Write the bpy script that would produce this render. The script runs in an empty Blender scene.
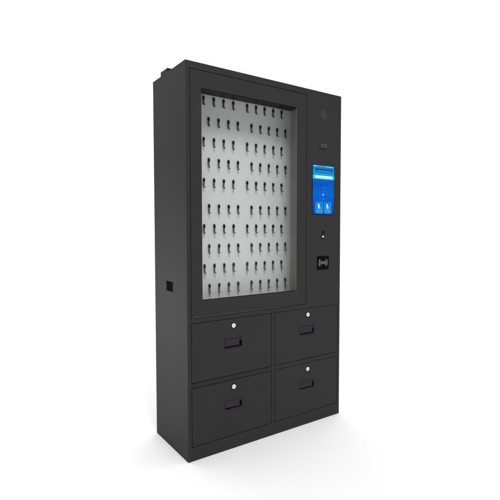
import bpy, bmesh, math, random
from mathutils import Vector, Matrix
random.seed(4)
S = bpy.context.scene
C = S.collection

# ------------------------------------------------------------------ sizes (metres); x = across the front, y = depth, z = height
W, H, D = 1.0408, 1.95, 0.3947
DL, DR, DB, DT = .0228, .7633, .7130, 1.9151          # door
WL, WR, WB, WT = .0838, .6942, .7955, 1.8309          # window in the door
UA0, UA1, UB0, UB1 = .0218, .5125, .5335, 1.0210      # drawer columns
LOW = (.0700, .3650); UPP = (.3903, .6869)            # drawer rows

# ------------------------------------------------------------------ materials
def mat(name, col, rough=.5, metal=0., spec=.5, noise=0., bump=0., scale=60., emit=None, estr=0.):
    m = bpy.data.materials.new(name); m.use_nodes = True
    nt = m.node_tree; b = nt.nodes['Principled BSDF']
    b.inputs['Base Color'].default_value = (*col, 1)
    b.inputs['Roughness'].default_value = rough
    b.inputs['Metallic'].default_value = metal
    b.inputs['Specular IOR Level'].default_value = spec
    if emit:
        b.inputs['Emission Color'].default_value = (*emit, 1)
        b.inputs['Emission Strength'].default_value = estr
    if noise or bump:
        tc = nt.nodes.new('ShaderNodeTexCoord')
        n = nt.nodes.new('ShaderNodeTexNoise'); n.inputs['Scale'].default_value = scale
        n.inputs['Detail'].default_value = 6; n.inputs['Roughness'].default_value = .6
        nt.links.new(tc.outputs['Object'], n.inputs['Vector'])
        if noise:
            mx = nt.nodes.new('ShaderNodeMix'); mx.data_type = 'RGBA'
            mx.inputs[6].default_value = (*[c * (1 - noise) for c in col], 1)
            mx.inputs[7].default_value = (*[min(1, c * (1 + noise)) for c in col], 1)
            nt.links.new(n.outputs['Fac'], mx.inputs[0])
            nt.links.new(mx.outputs[2], b.inputs['Base Color'])
            mr = nt.nodes.new('ShaderNodeMapRange')
            mr.inputs[3].default_value = max(0, rough - .06); mr.inputs[4].default_value = min(1, rough + .06)
            nt.links.new(n.outputs['Fac'], mr.inputs[0]); nt.links.new(mr.outputs[0], b.inputs['Roughness'])
        if bump:
            n2 = nt.nodes.new('ShaderNodeTexNoise'); n2.inputs['Scale'].default_value = 900
            n2.inputs['Detail'].default_value = 2
            nt.links.new(tc.outputs['Object'], n2.inputs['Vector'])
            bp = nt.nodes.new('ShaderNodeBump'); bp.inputs['Strength'].default_value = bump
            bp.inputs['Distance'].default_value = .0006
            nt.links.new(n2.outputs['Fac'], bp.inputs['Height']); nt.links.new(bp.outputs[0], b.inputs['Normal'])
    return m

def glow(name, col, s=1.0):
    return mat(name, (.001, .001, .002), rough=.5, emit=col, estr=s, spec=.02)

PAINT = mat('charcoal_powder_coat', (.0285, .0285, .0285), rough=.6, spec=.10, noise=.14, bump=.3, scale=5)
BLACK = mat('black_cavity', (.002, .002, .002), rough=.9, spec=.05)
BPLAS = mat('black_plastic', (.004, .004, .005), rough=.45, spec=.15)
PURP = mat('plum_black_plastic', (.026, .022, .032), rough=.5, spec=.12)
PRAIL = mat('plum_grey_rail', (.026, .0225, .030), rough=.55, spec=.10)
BOARD = mat('light_grey_board', (.58, .582, .583), rough=.6, spec=.3, noise=.05, bump=.08, scale=40)
INSIDE = mat('grey_inner_wall', (.27, .273, .266), rough=.6, spec=.3, noise=.06, scale=20)
GASK = mat('grey_green_seal', (.13, .134, .12), rough=.6, spec=.3)
CHROME = mat('bright_lock_metal', (.74, .74, .73), rough=.4, metal=.3, spec=.5)
HILITE = mat('edge_highlight_grey', (.06, .06, .06), rough=.4, metal=.3)  # paler grey that paints the highlight along the door's bottom edge
WIRE = mat('dark_hook_wire', (.075, .075, .075), rough=.4, metal=.3)
KNOB = mat('black_hook_socket', (.003, .003, .003), rough=.5, spec=.2)
GRILL = mat('grille_metal', (.052, .052, .052), rough=.6, spec=.15)
LENS = mat('lens_ring_grey', (.065, .065, .065), rough=.5, spec=.2)
SYM = mat('pale_grey_ink', (.24, .26, .26), rough=.6)
FLOOR = mat('matt_white_floor', (.70, .70, .70), rough=.9, spec=.1)

def glass():
    m = bpy.data.materials.new('clear_glass'); m.use_nodes = True
    nt = m.node_tree; nt.nodes.clear()
    o = nt.nodes.new('ShaderNodeOutputMaterial'); mx = nt.nodes.new('ShaderNodeMixShader')
    t = nt.nodes.new('ShaderNodeBsdfTransparent'); g = nt.nodes.new('ShaderNodeBsdfGlossy')
    t.inputs[0].default_value = (.985, .99, .987, 1)
    g.inputs['Roughness'].default_value = .02
    mx.inputs[0].default_value = .012
    nt.links.new(t.outputs[0], mx.inputs[1]); nt.links.new(g.outputs[0], mx.inputs[2])
    nt.links.new(mx.outputs[0], o.inputs[0])
    return m
GLASS = glass()

# ------------------------------------------------------------------ mesh helpers
def box(bm, x0, x1, y0, y1, z0, z1, mi=0):
    v = [bm.verts.new(p) for p in ((x0,y0,z0),(x1,y0,z0),(x1,y1,z0),(x0,y1,z0),(x0,y0,z1),(x1,y0,z1),(x1,y1,z1),(x0,y1,z1))]
    for f in ((0,3,2,1),(4,5,6,7),(0,1,5,4),(1,2,6,5),(2,3,7,6),(3,0,4,7)):
        bm.faces.new([v[i] for i in f]).material_index = mi

def disc(bm, cx, cz, r, y0, y1, n=32, mi=0, rz=None, smooth=True):
    """a round plate in the x-z plane, from y0 (front) to y1 (back)"""
    rz = rz or r
    a = [bm.verts.new((cx + r*math.cos(t), y0, cz + rz*math.sin(t))) for t in [2*math.pi*k/n for k in range(n)]]
    b = [bm.verts.new((v.co.x, y1, v.co.z)) for v in a]
    bm.faces.new(a).material_index = mi
    bm.faces.new(b[::-1]).material_index = mi
    for k in range(n):
        f = bm.faces.new((a[k], b[k], b[(k+1) % n], a[(k+1) % n])); f.material_index = mi; f.smooth = False

def poly(bm, pts, y0, y1, mi=0):
    a = [bm.verts.new((x, y0, z)) for x, z in pts]; b = [bm.verts.new((x, y1, z)) for x, z in pts]
    bm.faces.new(a).material_index = mi; bm.faces.new(b[::-1]).material_index = mi
    n = len(a)
    for k in range(n):
        bm.faces.new((a[k], b[k], b[(k+1) % n], a[(k+1) % n])).material_index = mi

def rrect(x0, x1, z0, z1, r, n=5):
    out = []
    for cx, cz, a0 in ((x1-r, z1-r, 0), (x0+r, z1-r, 90), (x0+r, z0+r, 180), (x1-r, z0+r, 270)):
        for k in range(n+1):
            a = math.radians(a0 + 90*k/n); out.append((cx + r*math.cos(a), cz + r*math.sin(a)))
    return out

def gridplate(bm, us, zs, holes, y0, y1, mi=0):
    """plate with rectangular through holes; holes = set of (i, j) cells"""
    cell = lambda i, j: 0 <= i < len(us)-1 and 0 <= j < len(zs)-1 and (i, j) not in holes
    V = {}
    def v(i, j, s):
        k = (i, j, s)
        if k not in V: V[k] = bm.verts.new((us[i], (y0, y1)[s], zs[j]))
        return V[k]
    def f(*q): bm.faces.new(q).material_index = mi
    for i in range(len(us)-1):
        for j in range(len(zs)-1):
            if not cell(i, j): continue
            f(v(i,j,0), v(i+1,j,0), v(i+1,j+1,0), v(i,j+1,0))
            f(v(i,j,1), v(i,j+1,1), v(i+1,j+1,1), v(i+1,j,1))
            if not cell(i-1, j): f(v(i,j,0), v(i,j+1,0), v(i,j+1,1), v(i,j,1))
            if not cell(i+1, j): f(v(i+1,j,0), v(i+1,j,1), v(i+1,j+1,1), v(i+1,j+1,0))
            if not cell(i, j-1): f(v(i,j,0), v(i,j,1), v(i+1,j,1), v(i+1,j,0))
            if not cell(i, j+1): f(v(i,j+1,0), v(i+1,j+1,0), v(i+1,j+1,1), v(i,j+1,1))

def tube(bm, pts, r, n=8, mi=0, flat=1.):
    rings = []
    for i, p in enumerate(pts):
        p = Vector(p)
        d = (Vector(pts[min(i+1, len(pts)-1)]) - Vector(pts[max(i-1, 0)])).normalized()
        a = Vector((1, 0, 0)); b = d.cross(a).normalized()
        rings.append([bm.verts.new(p + r*(math.cos(t)*a + flat*math.sin(t)*b)) for t in [2*math.pi*k/n for k in range(n)]])
    for A, B in zip(rings, rings[1:]):
        for k in range(n):
            f = bm.faces.new((A[k], A[(k+1) % n], B[(k+1) % n], B[k])); f.material_index = mi; f.smooth = True
    bm.faces.new(rings[0][::-1]).material_index = mi; bm.faces.new(rings[-1]).material_index = mi

def obj(name, bm, mats, parent=None, bevel=0., seg=2):
    bmesh.ops.recalc_face_normals(bm, faces=bm.faces)
    me = bpy.data.meshes.new(name); bm.to_mesh(me); bm.free()
    for m in (mats if isinstance(mats, (list, tuple)) else [mats]): me.materials.append(m)
    o = bpy.data.objects.new(name, me); C.objects.link(o)
    if parent: o.parent = parent
    if bevel:
        b = o.modifiers.new('bevel', 'BEVEL'); b.width = bevel; b.segments = seg
        b.limit_method = 'ANGLE'; b.angle_limit = math.radians(40); b.harden_normals = False
    return o

def cut(o, cutters):
    """subtract boxes (x0,x1,y0,y1,z0,z1) from o and keep the result as its plain mesh"""
    bm = bmesh.new()
    for c in cutters: box(bm, *c)
    t = obj('cutter', bm, BLACK)
    md = o.modifiers.new('cut', 'BOOLEAN'); md.operation = 'DIFFERENCE'; md.solver = 'EXACT'; md.object = t
    dg = bpy.context.evaluated_depsgraph_get(); dg.update()
    me = bpy.data.meshes.new_from_object(o.evaluated_get(dg))
    o.modifiers.clear(); old = o.data; o.data = me; me.name = o.name
    bpy.data.meshes.remove(old); tm = t.data; bpy.data.objects.remove(t); bpy.data.meshes.remove(tm)

# ------------------------------------------------------------------ the setting: white studio floor running out to the white surround
bm = bmesh.new()
fx0, fx1, fy0, fy1 = -60, 60, -60, 60
v = [bm.verts.new(p) for p in ((fx0, fy0, 0), (fx1, fy0, 0), (fx1, fy1, 0), (fx0, fy1, 0))]
bm.faces.new(v)
fl = obj('floor', bm, FLOOR); fl['kind'] = 'structure'
fl['label'] = 'plain matt white studio floor'
# ------------------------------------------------------------------ the cabinet
cab = bpy.data.objects.new('key_cabinet', None); C.objects.link(cab)
cab.empty_display_size = .3
cab['label'] = 'tall charcoal metal key cabinet with window door, blue touch screen and four locking drawers'
cab['category'] = 'cabinet'

bm = bmesh.new(); box(bm, 0, W, 0, D, .0012, H)
body = obj('body', bm, PAINT, cab)
g = .0013
cut(body, [(DL-g, DR+g, -.02, .150, DB-g, DT+g),
           (UA0-g, UA1+g, -.02, .03, LOW[0]-g, LOW[1]+g), (UB0-g, UB1+g, -.02, .03, LOW[0]-g, LOW[1]+g),
           (UA0-g, UA1+g, -.02, .03, UPP[0]-g, UPP[1]+g), (UB0-g, UB1+g, -.02, .03, UPP[0]-g, UPP[1]+g),
           (-.02, .018, .1605, .2445, .8265, .8785)])
b = body.modifiers.new('bevel', 'BEVEL'); b.width = .0028; b.segments = 3; b.limit_method = 'ANGLE'; b.angle_limit = math.radians(40)

# cable opening in the left side: the hole's darkness put in as a black block
bm = bmesh.new()
box(bm, .010, .0175, .162, .243, .828, .877)
obj('cable_opening', bm, BLACK, cab)
bm = bmesh.new()
box(bm, .0015, .17, .2085, .294, H+.0005, H+.0235)
cb = obj('cable_box', bm, PAINT, cab, bevel=.002)
cb['label'] = 'low charcoal box on the cabinet top'

# door
def ringcuts(a0, a1, b0, b1, c0, c1, d0, d1): return [a0, b0, b1, a1], [c0, d0, d1, c1]
e = .0013
us, zs = ringcuts(DL+e, DR-e, WL, WR, DB+e, DT-e, WB, WT)
bm = bmesh.new(); gridplate(bm, us, zs, {(1, 1)}, -.0005, .0215)
door = obj('door', bm, PAINT, cab, bevel=.0024)
us, zs = ringcuts(WL+.0002, WR-.0002, WL+.0026, WR-.0026, WB+.0002, WT-.0002, WB+.0026, WT-.0026)
bm = bmesh.new(); gridplate(bm, us, zs, {(1, 1)}, .003, .0205)
for f_ in bm.faces:
    f_.material_index = 1 if f_.calc_center_median().x > WR-.0030 else 0
obj('window_seal', bm, [BPLAS, GASK], door)
bm = bmesh.new(); box(bm, WL+.003, WR-.003, .011, .015, WB+.003, WT-.003)
obj('glass_pane', bm, GLASS, door)
bm = bmesh.new(); poly(bm, [(DL+.006, DB+.0018), (.70, DB+.0018), (.70, DB+.0026), (.50, DB+.0046), (DL+.006, DB+.0056)], -.0022, .0005)  # added strip, tapered to copy a highlight that fades to the right
obj('edge_highlight', bm, HILITE, door, bevel=.0008)
bm = bmesh.new(); disc(bm, DL+.004, DB-.004, .0035, -.004, .002, 16)
obj('hinge_pin', bm, LENS, door)

# light grey board with its hooks, inside the door pocket
BY = .140
bm = bmesh.new()
x0, x1, z0, z1 = DL+.0006, DR-.0006, DB+.0006, DT-.0006
box(bm, x0, x1, BY, BY+.006, z0, z1, 0)
t = .002
box(bm, x0, x0+t, .028, BY-.0002, z0+t+.0002, z1-.0002, 1); box(bm, x1-t, x1, .028, BY-.0002, z0+t+.0002, z1-.0002, 1)
box(bm, x0, x1, .028, BY-.0002, z0, z0+t, 1); box(bm, x0+t+.0002, x1-t-.0002, .030, BY-.0002, 1.852, z1-t, 2)  # black lowered ceiling added to darken the top of the window
box(bm, x1-t-.006, x1-t-.0002, .060, .068, z0+t+.001, 1.851, 1)          # folded seam up the inner right wall
for zz in (1.235, 1.19, .98, 1.62):
    for yy in (.05, .09): 
        box(bm, x1-t-.0012, x1-t-.0001, yy, yy+.006, zz, zz+.006, 2)
board = obj('hook_board', bm, [BOARD, INSIDE, BPLAS], cab)
board['label'] = 'light grey board carrying ten rows of hooks'

def make_hook():
    bm = bmesh.new()
    # oval socket
    prof = [(.0, .0064, .0120), (-.005, .0064, .0120), (-.0085, .0052, .0098), (-.0100, .0030, .006)]
    rings = []
    for y, rx, rz in prof:
        rings.append([bm.verts.new((rx*math.cos(a), y, -.0120 + rz*math.sin(a))) for a in [2*math.pi*k/16 for k in range(16)]])
    for A, B in zip(rings, rings[1:]):
        for k in range(16):
            f = bm.faces.new((A[k], A[(k+1) % 16], B[(k+1) % 16], B[k])); f.smooth = True
    bm.faces.new(rings[-1])
    bm.faces.new(rings[0][::-1])
    # flat J shaped hook below it
    pts = [(-.0012, y, z) for y, z in ((-.004, -.017), (-.0045, -.026), (-.0045, -.036), (-.0052, -.0425), (-.0078, -.0478), (-.0115, -.0500), (-.0145, -.0492), (-.0160, -.0465))]
    tube(bm, pts, .0052, 10, 1, .45)
    return obj('key_hook', bm, [KNOB, WIRE], board)
hook = make_hook()
first = True
pitch = .0609
for r in range(10):
    z = (1.8446, 1.7383, 1.6318, 1.5251, 1.4188, 1.2828, 1.1767, 1.0706, .9651, .8582)[r]
    off = .0295 if r % 2 else 0.
    for grp, n, ux in ((0, 4, .1714), (1, 5, .4450)):
        for k in range(n):
            o = hook if first else hook.copy()
            if not first: C.objects.link(o); o.parent = board
            first = False
            o.location = (ux + off + k*pitch, BY-.0002, z)
            o.rotation_euler.y = math.radians(random.uniform(-2.5, 2.5))

# drawers
def handle(bm, x0, x1, z0, z1):
    us = [x0, x0+.0035, x1-.0035, x1]; zs = [z0, z0+.0035, z1-.0035, z1]
    gridplate(bm, us, zs, {(1, 1)}, -.0016, .012, 0)                      # rim
    box(bm, x0+.004, x1-.004, .0125, .016, z0+.004, z1-.004, 1)           # black back of the cup
    box(bm, x0+.0038, x1-.018, -.0004, .0022, z0+.0110, z1-.0038, 0)      # pull plate
    box(bm, x1-.0178, x1-.0038, .0006, .0030, z1-.0150, z1-.0038, 0)
for (c0, c1, lx, h0, h1, side) in ((UA0, UA1, .2647, .2095, .3196, 'left'), (UB0, UB1, .7774, .7185, .8310, 'right')):
    for (r0, r1, lz, hz0, hz1, lvl) in ((UPP[0], UPP[1], .6506, .5335, .5830, 'upper'), (LOW[0], LOW[1], .3287, .2115, .2612, 'lower')):
        bm = bmesh.new()
        gridplate(bm, [c0+e, h0-.0004, h1+.0004, c1-e], [r0+e, hz0-.0004, hz1+.0004, r1-e], {(1, 1)}, -.0004, .018)
        box(bm, c0+.02, c1-.02, .0182, .0290, r0+.02, r1-.02)
        d = obj('drawer', bm, PAINT, cab, bevel=.0022)
        bm = bmesh.new(); handle(bm, h0, h1, hz0, hz1)
        obj('handle', bm, [PURP, BLACK], d, bevel=.0006)
        bm = bmesh.new()
        disc(bm, lx, lz, .0160, -.0014, .0005, 36, 1)
        disc(bm, lx, lz, .0118, -.0038, -.0012, 36, 0)
        disc(bm, lx, lz, .0080, -.0044, -.0036, 28, 0)
        box(bm, lx-.0005, lx+.0005, -.0046, -.0042, lz-.0035, lz+.0035, 1)
        obj('lock', bm, [CHROME, BPLAS], d)
bm = bmesh.new(); box(bm, UA0+.001, UA1+.004, -.0010, .001, LOW[1]+.003, UPP[0]-.003)
rl = obj('drawer_rail', bm, PRAIL, cab, bevel=.0005)
rl['label'] = 'plum tinted rail between the two left drawers'

# speaker grille
cx, cz = .8948, 1.8204
bm = bmesh.new()
disc(bm, cx, cz, .0295, -.0006, .0008, 40, 0)
holes = [(0, 0)] + [(.0085*math.cos(a), .0085*math.sin(a)) for a in [k*math.pi/3 for k in range(6)]] \
      + [(.0165*math.cos(a), .0165*math.sin(a)) for a in [k*math.pi/6 for k in range(12)]] \
      + [(.0245*math.cos(a), .0245*math.sin(a)) for a in [k*math.pi/9 for k in range(18)]]
disc(bm, cx, cz, .0275, -.0012, -.0004, 40, 0)
for hx, hz in holes: disc(bm, cx+hx, cz+hz, .0020, -.0015, -.0010, 10, 1)
obj('speaker_grille', bm, [GRILL, BPLAS], cab)

# twin lens camera
cx, cz = .8960, 1.6395
bm = bmesh.new(); poly(bm, rrect(cx-.030, cx+.030, cz-.0185, cz+.0185, .008), -.0022, .0005)
cm = obj('camera', bm, PAINT, cab, bevel=.0006)
for s in (-1, 1):
    bm = bmesh.new()
    disc(bm, cx+s*.0135, cz, .0115, -.0050, -.0018, 28, 0, rz=.013)
    disc(bm, cx+s*.0135, cz, .0032, -.0056, -.0046, 20, 1)
    obj('lens', bm, [LENS, BPLAS], cm)

# touch screen
sx0, sx1, sz0, sz1 = .8110, .9830, 1.2374, 1.5238
sw, sh = sx1-sx0, sz1-sz0
px = lambda f: sx0 + f*sw
pz = lambda f: sz1 - f*sh
def field():
    m = bpy.data.materials.new('screen_blue'); m.use_nodes = True
    nt = m.node_tree; b = nt.nodes['Principled BSDF']
    b.inputs['Base Color'].default_value = (.001, .001, .002, 1); b.inputs['Roughness'].default_value = .5
    b.inputs['Specular IOR Level'].default_value = .02
    tc = nt.nodes.new('ShaderNodeTexCoord')
    sp = nt.nodes.new('ShaderNodeSeparateXYZ'); nt.links.new(tc.outputs['Object'], sp.inputs[0])
    mr = nt.nodes.new('ShaderNodeMapRange'); mr.inputs[1].default_value = sz0; mr.inputs[2].default_value = sz1
    nt.links.new(sp.outputs['Z'], mr.inputs[0])
    nz = nt.nodes.new('ShaderNodeTexNoise'); nz.inputs['Scale'].default_value = 14; nz.inputs['Detail'].default_value = 3
    nt.links.new(tc.outputs['Object'], nz.inputs['Vector'])
    ad = nt.nodes.new('ShaderNodeMath'); ad.operation = 'MULTIPLY_ADD'
    nt.links.new(nz.outputs['Fac'], ad.inputs[0]); ad.inputs[1].default_value = .35
    nt.links.new(mr.outputs[0], ad.inputs[2])
    cr = nt.nodes.new('ShaderNodeValToRGB'); E = cr.color_ramp.elements
    E[0].position = .10; E[0].color = (.003, .030, .30, 1)
    E[1].position = .95; E[1].color = (.002, .16, .62, 1)
    k = E.new(.32); k.color = (.001, .075, .52, 1)
    k = E.new(.60); k.color = (.001, .13, .66, 1)
    k = E.new(.80); k.color = (.001, .085, .50, 1)
    nt.links.new(ad.outputs[0], cr.inputs[0]); nt.links.new(cr.outputs[0], b.inputs['Emission Color'])
    b.inputs['Emission Strength'].default_value = 1
    return m
bm = bmesh.new(); box(bm, sx0, sx1, -.0014, .001, sz0, sz1, 0)
scr = obj('touch_screen', bm, field(), cab)
scr['label'] = 'lit blue touch screen with a white bar and two buttons'
A, B2 = -.0020, -.0012
def fade(name, low, high, z0, z1):
    """a lit graphic running from one screen colour to another, bottom to top"""
    m = glow(name, low); nt = m.node_tree; b = nt.nodes['Principled BSDF']
    tc = nt.nodes.new('ShaderNodeTexCoord'); sp = nt.nodes.new('ShaderNodeSeparateXYZ'); nt.links.new(tc.outputs['Object'], sp.inputs[0])
    mr = nt.nodes.new('ShaderNodeMapRange'); mr.inputs[1].default_value = z0; mr.inputs[2].default_value = z1
    nt.links.new(sp.outputs['Z'], mr.inputs[0])
    mx = nt.nodes.new('ShaderNodeMix'); mx.data_type = 'RGBA'; mx.inputs[6].default_value = (*low, 1); mx.inputs[7].default_value = (*high, 1)
    nt.links.new(mr.outputs[0], mx.inputs[0]); nt.links.new(mx.outputs[2], b.inputs['Emission Color'])
    return m
CY = glow('screen_cyan', (.015, .42, .78))
SKY = fade('screen_sky', (.005, .42, .82), (.004, .18, .60), pz(.285), pz(0))
NAVY = fade('screen_navy', (.002, .17, .52), (.002, .07, .30), pz(.165), pz(.075))
WH = fade('screen_white', (.62, .90, 1.0), (.80, .95, 1.0), pz(.268), pz(.208)); PALE = glow('screen_pale', (.03, .66, .80))
STRIP = glow('screen_strip', (.06, .34, .60))
TILE = fade('screen_tile', (.012, .30, .78), (.006, .20, .66), pz(.985), pz(.745)); EDGE = glow('screen_tile_edge', (.02, .42, .82))
TXT = glow('screen_text', (.10, .46, .62)); FAINT = glow('screen_faint', (.40, .74, .88))
LAV = glow('screen_lavender', (.36, .42, .90)); RING = glow('screen_ring', (.006, .16, .62))
ICON = glow('screen_icon', (.60, .74, .84)); WARM = glow('screen_warm', (.46, .42, .42)); LBL = glow('screen_label', (.20, .46, .50))
def strokes(bm, x0, x1, zt, zb, n, y, mi):
    cw = (x1-x0)/n; th = .00045
    for i in range(n):
        a = x0 + i*cw + cw*.10; b_ = a + cw*.76
        for q in range(4):
            zz = zb + (zt-zb)*(q+random.uniform(.1, .9))/4
            c_ = a + random.random()*cw*.25; box(bm, c_, b_ - random.random()*cw*.25, y-.0001-q*.00001, y+.0003, zz-th, zz+th, mi)
        for q in range(2):
            xx = a + (b_-a)*(q+random.uniform(.2, .8))/2; box(bm, xx-th, xx+th, y-.0002-q*.00001, y+.0003, zb, zt - random.random()*(zt-zb)*.3, mi)
bm = bmesh.new()
box(bm, px(0), px(1), A, B2, pz(.285), pz(0), 1)                                   # sky blue head
box(bm, px(.005), px(.995), A-.0004, A+.0002, pz(.034), pz(.008), 7)
box(bm, px(.03), px(.16), A-.0006, A+.0002, pz(.028), pz(.012), 6); box(bm, px(.62), px(.93), A-.0006, A+.0002, pz(.027), pz(.015), 6)
poly(bm, [(px(.10), pz(.070)), (px(.95), pz(.070)), (px(.90), pz(.140)), (px(.82), pz(.155)), (px(.22), pz(.155)), (px(.15), pz(.140))][::-1], A-.0008, A+.0002, 2)
box(bm, px(.18), px(.86), A-.0006, A+.0001, pz(.182), pz(.170), 0)
box(bm, px(.0), px(1.0), A-.0010, A+.0002, pz(.272), pz(.208), 4)                  # bright ends of the bar
box(bm, px(.10), px(.90), A-.0014, A-.0002, pz(.268), pz(.212), 3)                 # white bar
strokes(bm, px(.19), px(.86), pz(.100), pz(.140), 9, A-.0013, 5)
strokes(bm, px(.17), px(.80), pz(.230), pz(.250), 12, A-.0018, 6)
obj('screen_header', bm, [CY, SKY, NAVY, WH, PALE, TXT, FAINT, STRIP], scr)
bm = bmesh.new()
cx, cz = px(.485), pz(.585)
def arc(bm, cx, cz, r0, r1, a0, a1, y0, y1, mi=0, n=14):
    o = []; i = []
    for k in range(n+1):
        a = math.radians(a0 + (a1-a0)*k/n)
        o.append((cx + r1*math.cos(a), cz + r1*math.sin(a))); i.append((cx + r0*math.cos(a), cz + r0*math.sin(a)))
    for k in range(n): poly(bm, [i[k], o[k], o[k+1], i[k+1]], y0, y1, mi)
for a0 in (10, 100, 190, 280): arc(bm, cx, cz, .040, .0418, a0, a0+66, A, B2, 0)
for a0 in (40, 150, 260): arc(bm, cx, cz, .028, .0290, a0, a0+50, A, B2, 0)
arc(bm, cx, cz+.036, .0062, .0080, -30, 200, A-.0004, B2, 1, 12)
arc(bm, cx+.002, cz+.019, .0050, .0068, -200, 20, A-.0004, B2, 1, 10)
disc(bm, cx, cz-.004, .0062, A-.0004, B2, 20, 2)
disc(bm, cx, cz-.004, .0030, A-.0007, A-.0003, 16, 3)
poly(bm, rrect(cx-.0030, cx+.0045, cz-.036, cz-.026, .0025), A-.0004, B2, 1)
obj('screen_emblem', bm, [RING, glow('screen_teal', (.008, .30, .70)), LAV, ICON], scr)
for k, (a, c) in enumerate(((.125, .480), (.530, .875))):
    bm = bmesh.new()
    x0, x1 = px(a), px(c); w = x1-x0; m_ = (x0+x1)/2
    poly(bm, rrect(x0, x1, pz(.985), pz(.745), .009), A, B2, 4)
    poly(bm, rrect(x0+.0012, x1-.0012, pz(.981), pz(.749), .008), A-.0003, A+.0002, 0)
    t_ = m_ - .005
    poly(bm, [(t_-.007, pz(.805)), (t_-.003, pz(.785)), (t_+.005, pz(.785)), (t_+.007, pz(.830)), (t_+.014, pz(.860)), (t_+.011, pz(.888)), (t_-.001, pz(.888)), (t_-.005, pz(.860))][::-1], A-.0006, A+.0002, 1)
    poly(bm, [(t_+.007, pz(.848)), (t_+.014, pz(.860)), (t_+.011, pz(.886)), (t_+.001, pz(.886))][::-1], A-.0010, A-.0004, 2)
    strokes(bm, x0+w*.18, x1-w*.18, pz(.915), pz(.942), 4, A-.0006, 3)
    obj('screen_button', bm, [TILE, ICON, WARM, LBL, EDGE], scr)
bm = bmesh.new()
us, zs = ringcuts(sx0-.0018, sx1+.0018, sx0+.0002, sx1-.0002, sz0-.0018, sz1+.0018, sz0+.0002, sz1-.0002)
gridplate(bm, us, zs, {(1, 1)}, -.0022, .0006)
obj('screen_bezel', bm, BPLAS, scr)

# key switch: black socket with a bright barrel under it
cx, cz = .8965, 1.1300
bm = bmesh.new()
poly(bm, rrect(cx-.008, cx+.014, cz-.0150, cz+.0120, .009), -.0030, .0005, 0)
poly(bm, rrect(cx-.014, cx+.013, cz-.040, cz-.012, .011), -.0024, .0006, 0)
lk = obj('key_switch', bm, BPLAS, cab, bevel=.001)
bm = bmesh.new()
disc(bm, cx-.004, cz-.0255, .0062, -.0060, -.0022, 28, 0)
disc(bm, cx-.004, cz-.0255, .0035, -.0068, -.0058, 20, 0)
obj('key_barrel', bm, CHROME, lk)

# card reader
rx0, rx1, rz0, rz1 = .8495, .9434, .9097, .9892
bm = bmesh.new(); poly(bm, rrect(rx0, rx1, rz0-.001, rz1, .0025), -.0018, .0006)
rd = obj('card_reader', bm, mat('black_acrylic', (.001, .001, .001), rough=.6, spec=.05), cab)
cx, cz = .8965, (rz0+rz1)/2
bm = bmesh.new()
for s in (0, 180):
    arc(bm, cx, cz, .0300, .0345, s-40, s+40, -.0024, -.0016)
    arc(bm, cx, cz, .0165, .0210, s-42, s+42, -.0024, -.0016, n=10)
    arc(bm, cx, cz, .0075, .0110, s-42, s+42, -.0024, -.0016, n=8)
disc(bm, cx, cz, .0042, -.0024, -.0016, 18)
obj('wave_symbol', bm, SYM, rd)

# ------------------------------------------------------------------ light
FRONT, BACK, TOP = .22, 1.3, 1.15
wd = bpy.data.worlds.new('World'); S.world = wd; wd.use_nodes = True
wt = wd.node_tree; bg = wt.nodes['Background']
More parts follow.
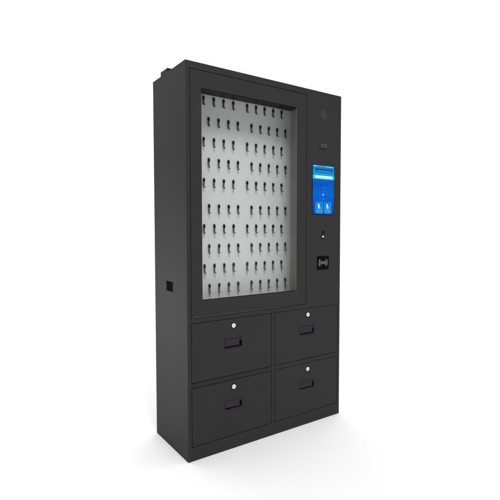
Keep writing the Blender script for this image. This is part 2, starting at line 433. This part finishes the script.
# white surround, brightness invented for shading: high behind and overhead, low in front
tc = wt.nodes.new('ShaderNodeTexCoord'); sp = wt.nodes.new('ShaderNodeSeparateXYZ'); wt.links.new(tc.outputs['Generated'], sp.inputs[0])
def rng(sock, a, b_, c, d):
    n = wt.nodes.new('ShaderNodeMapRange'); n.interpolation_type = 'SMOOTHSTEP'
    for i_, v_ in zip((1, 2, 3, 4), (a, b_, c, d)): n.inputs[i_].default_value = v_
    wt.links.new(sock, n.inputs[0]); return n.outputs[0]
dt_ = wt.nodes.new('ShaderNodeVectorMath'); dt_.operation = 'DOT_PRODUCT'; dt_.inputs[1].default_value = (.54, .8417, 0)
wt.links.new(tc.outputs['Generated'], dt_.inputs[0])
side = rng(dt_.outputs['Value'], -.35, .45, FRONT, BACK)
topz = rng(sp.outputs['Z'], .44, .72, 0, TOP)
sm = wt.nodes.new('ShaderNodeMath'); sm.operation = 'ADD'; wt.links.new(side, sm.inputs[0]); wt.links.new(topz, sm.inputs[1])
wt.links.new(sm.outputs[0], bg.inputs[1]); bg.inputs[0].default_value = (1, 1, 1, 1)
def area(name, loc, target, sx, sy, power, spread=180):
    l = bpy.data.lights.new(name, 'AREA'); l.shape = 'RECTANGLE'; l.size = sx; l.size_y = sy; l.energy = power; l.spread = math.radians(spread)
    o = bpy.data.objects.new(name, l); C.objects.link(o); o.location = loc
    o.rotation_euler = (Vector(target) - Vector(loc)).to_track_quat('-Z', 'Y').to_euler()
    return o
area('side_fill', (-3.2, .25, .42), (0, .2, .72), .6, .3, 2.6, 26)  # unseen lamp added to brighten the lower part of the left side
area('softbox_key', (-.1, -2.0, 4.3), (.45, 0, .70), 2.0, 1.0, 7.5, 42)

# ------------------------------------------------------------------ camera
cd = bpy.data.cameras.new('camera_view'); co = bpy.data.objects.new('camera_view', cd); C.objects.link(co)
yaw, pitch_, roll = .6015, -.0458, -.0015
f = Vector((math.sin(yaw)*math.cos(pitch_), math.cos(yaw)*math.cos(pitch_), math.sin(pitch_)))
r = Vector((math.cos(yaw), -math.sin(yaw), 0)); u = r.cross(f)
r2 = r*math.cos(roll) + u*math.sin(roll); u2 = -r*math.sin(roll) + u*math.cos(roll)
co.matrix_world = Matrix(((r2.x, u2.x, -f.x, -.9482), (r2.y, u2.y, -f.y, -1.9198), (r2.z, u2.z, -f.z, 1.1459), (0, 0, 0, 1)))
cd.sensor_fit = 'HORIZONTAL'; cd.sensor_width = 36; cd.lens = 441.27/500*36; cd.clip_start = .05; cd.clip_end = 100
S.camera = co
S.view_settings.view_transform = 'Standard'; S.view_settings.look = 'None'
S.view_settings.exposure = 0; S.view_settings.gamma = 1
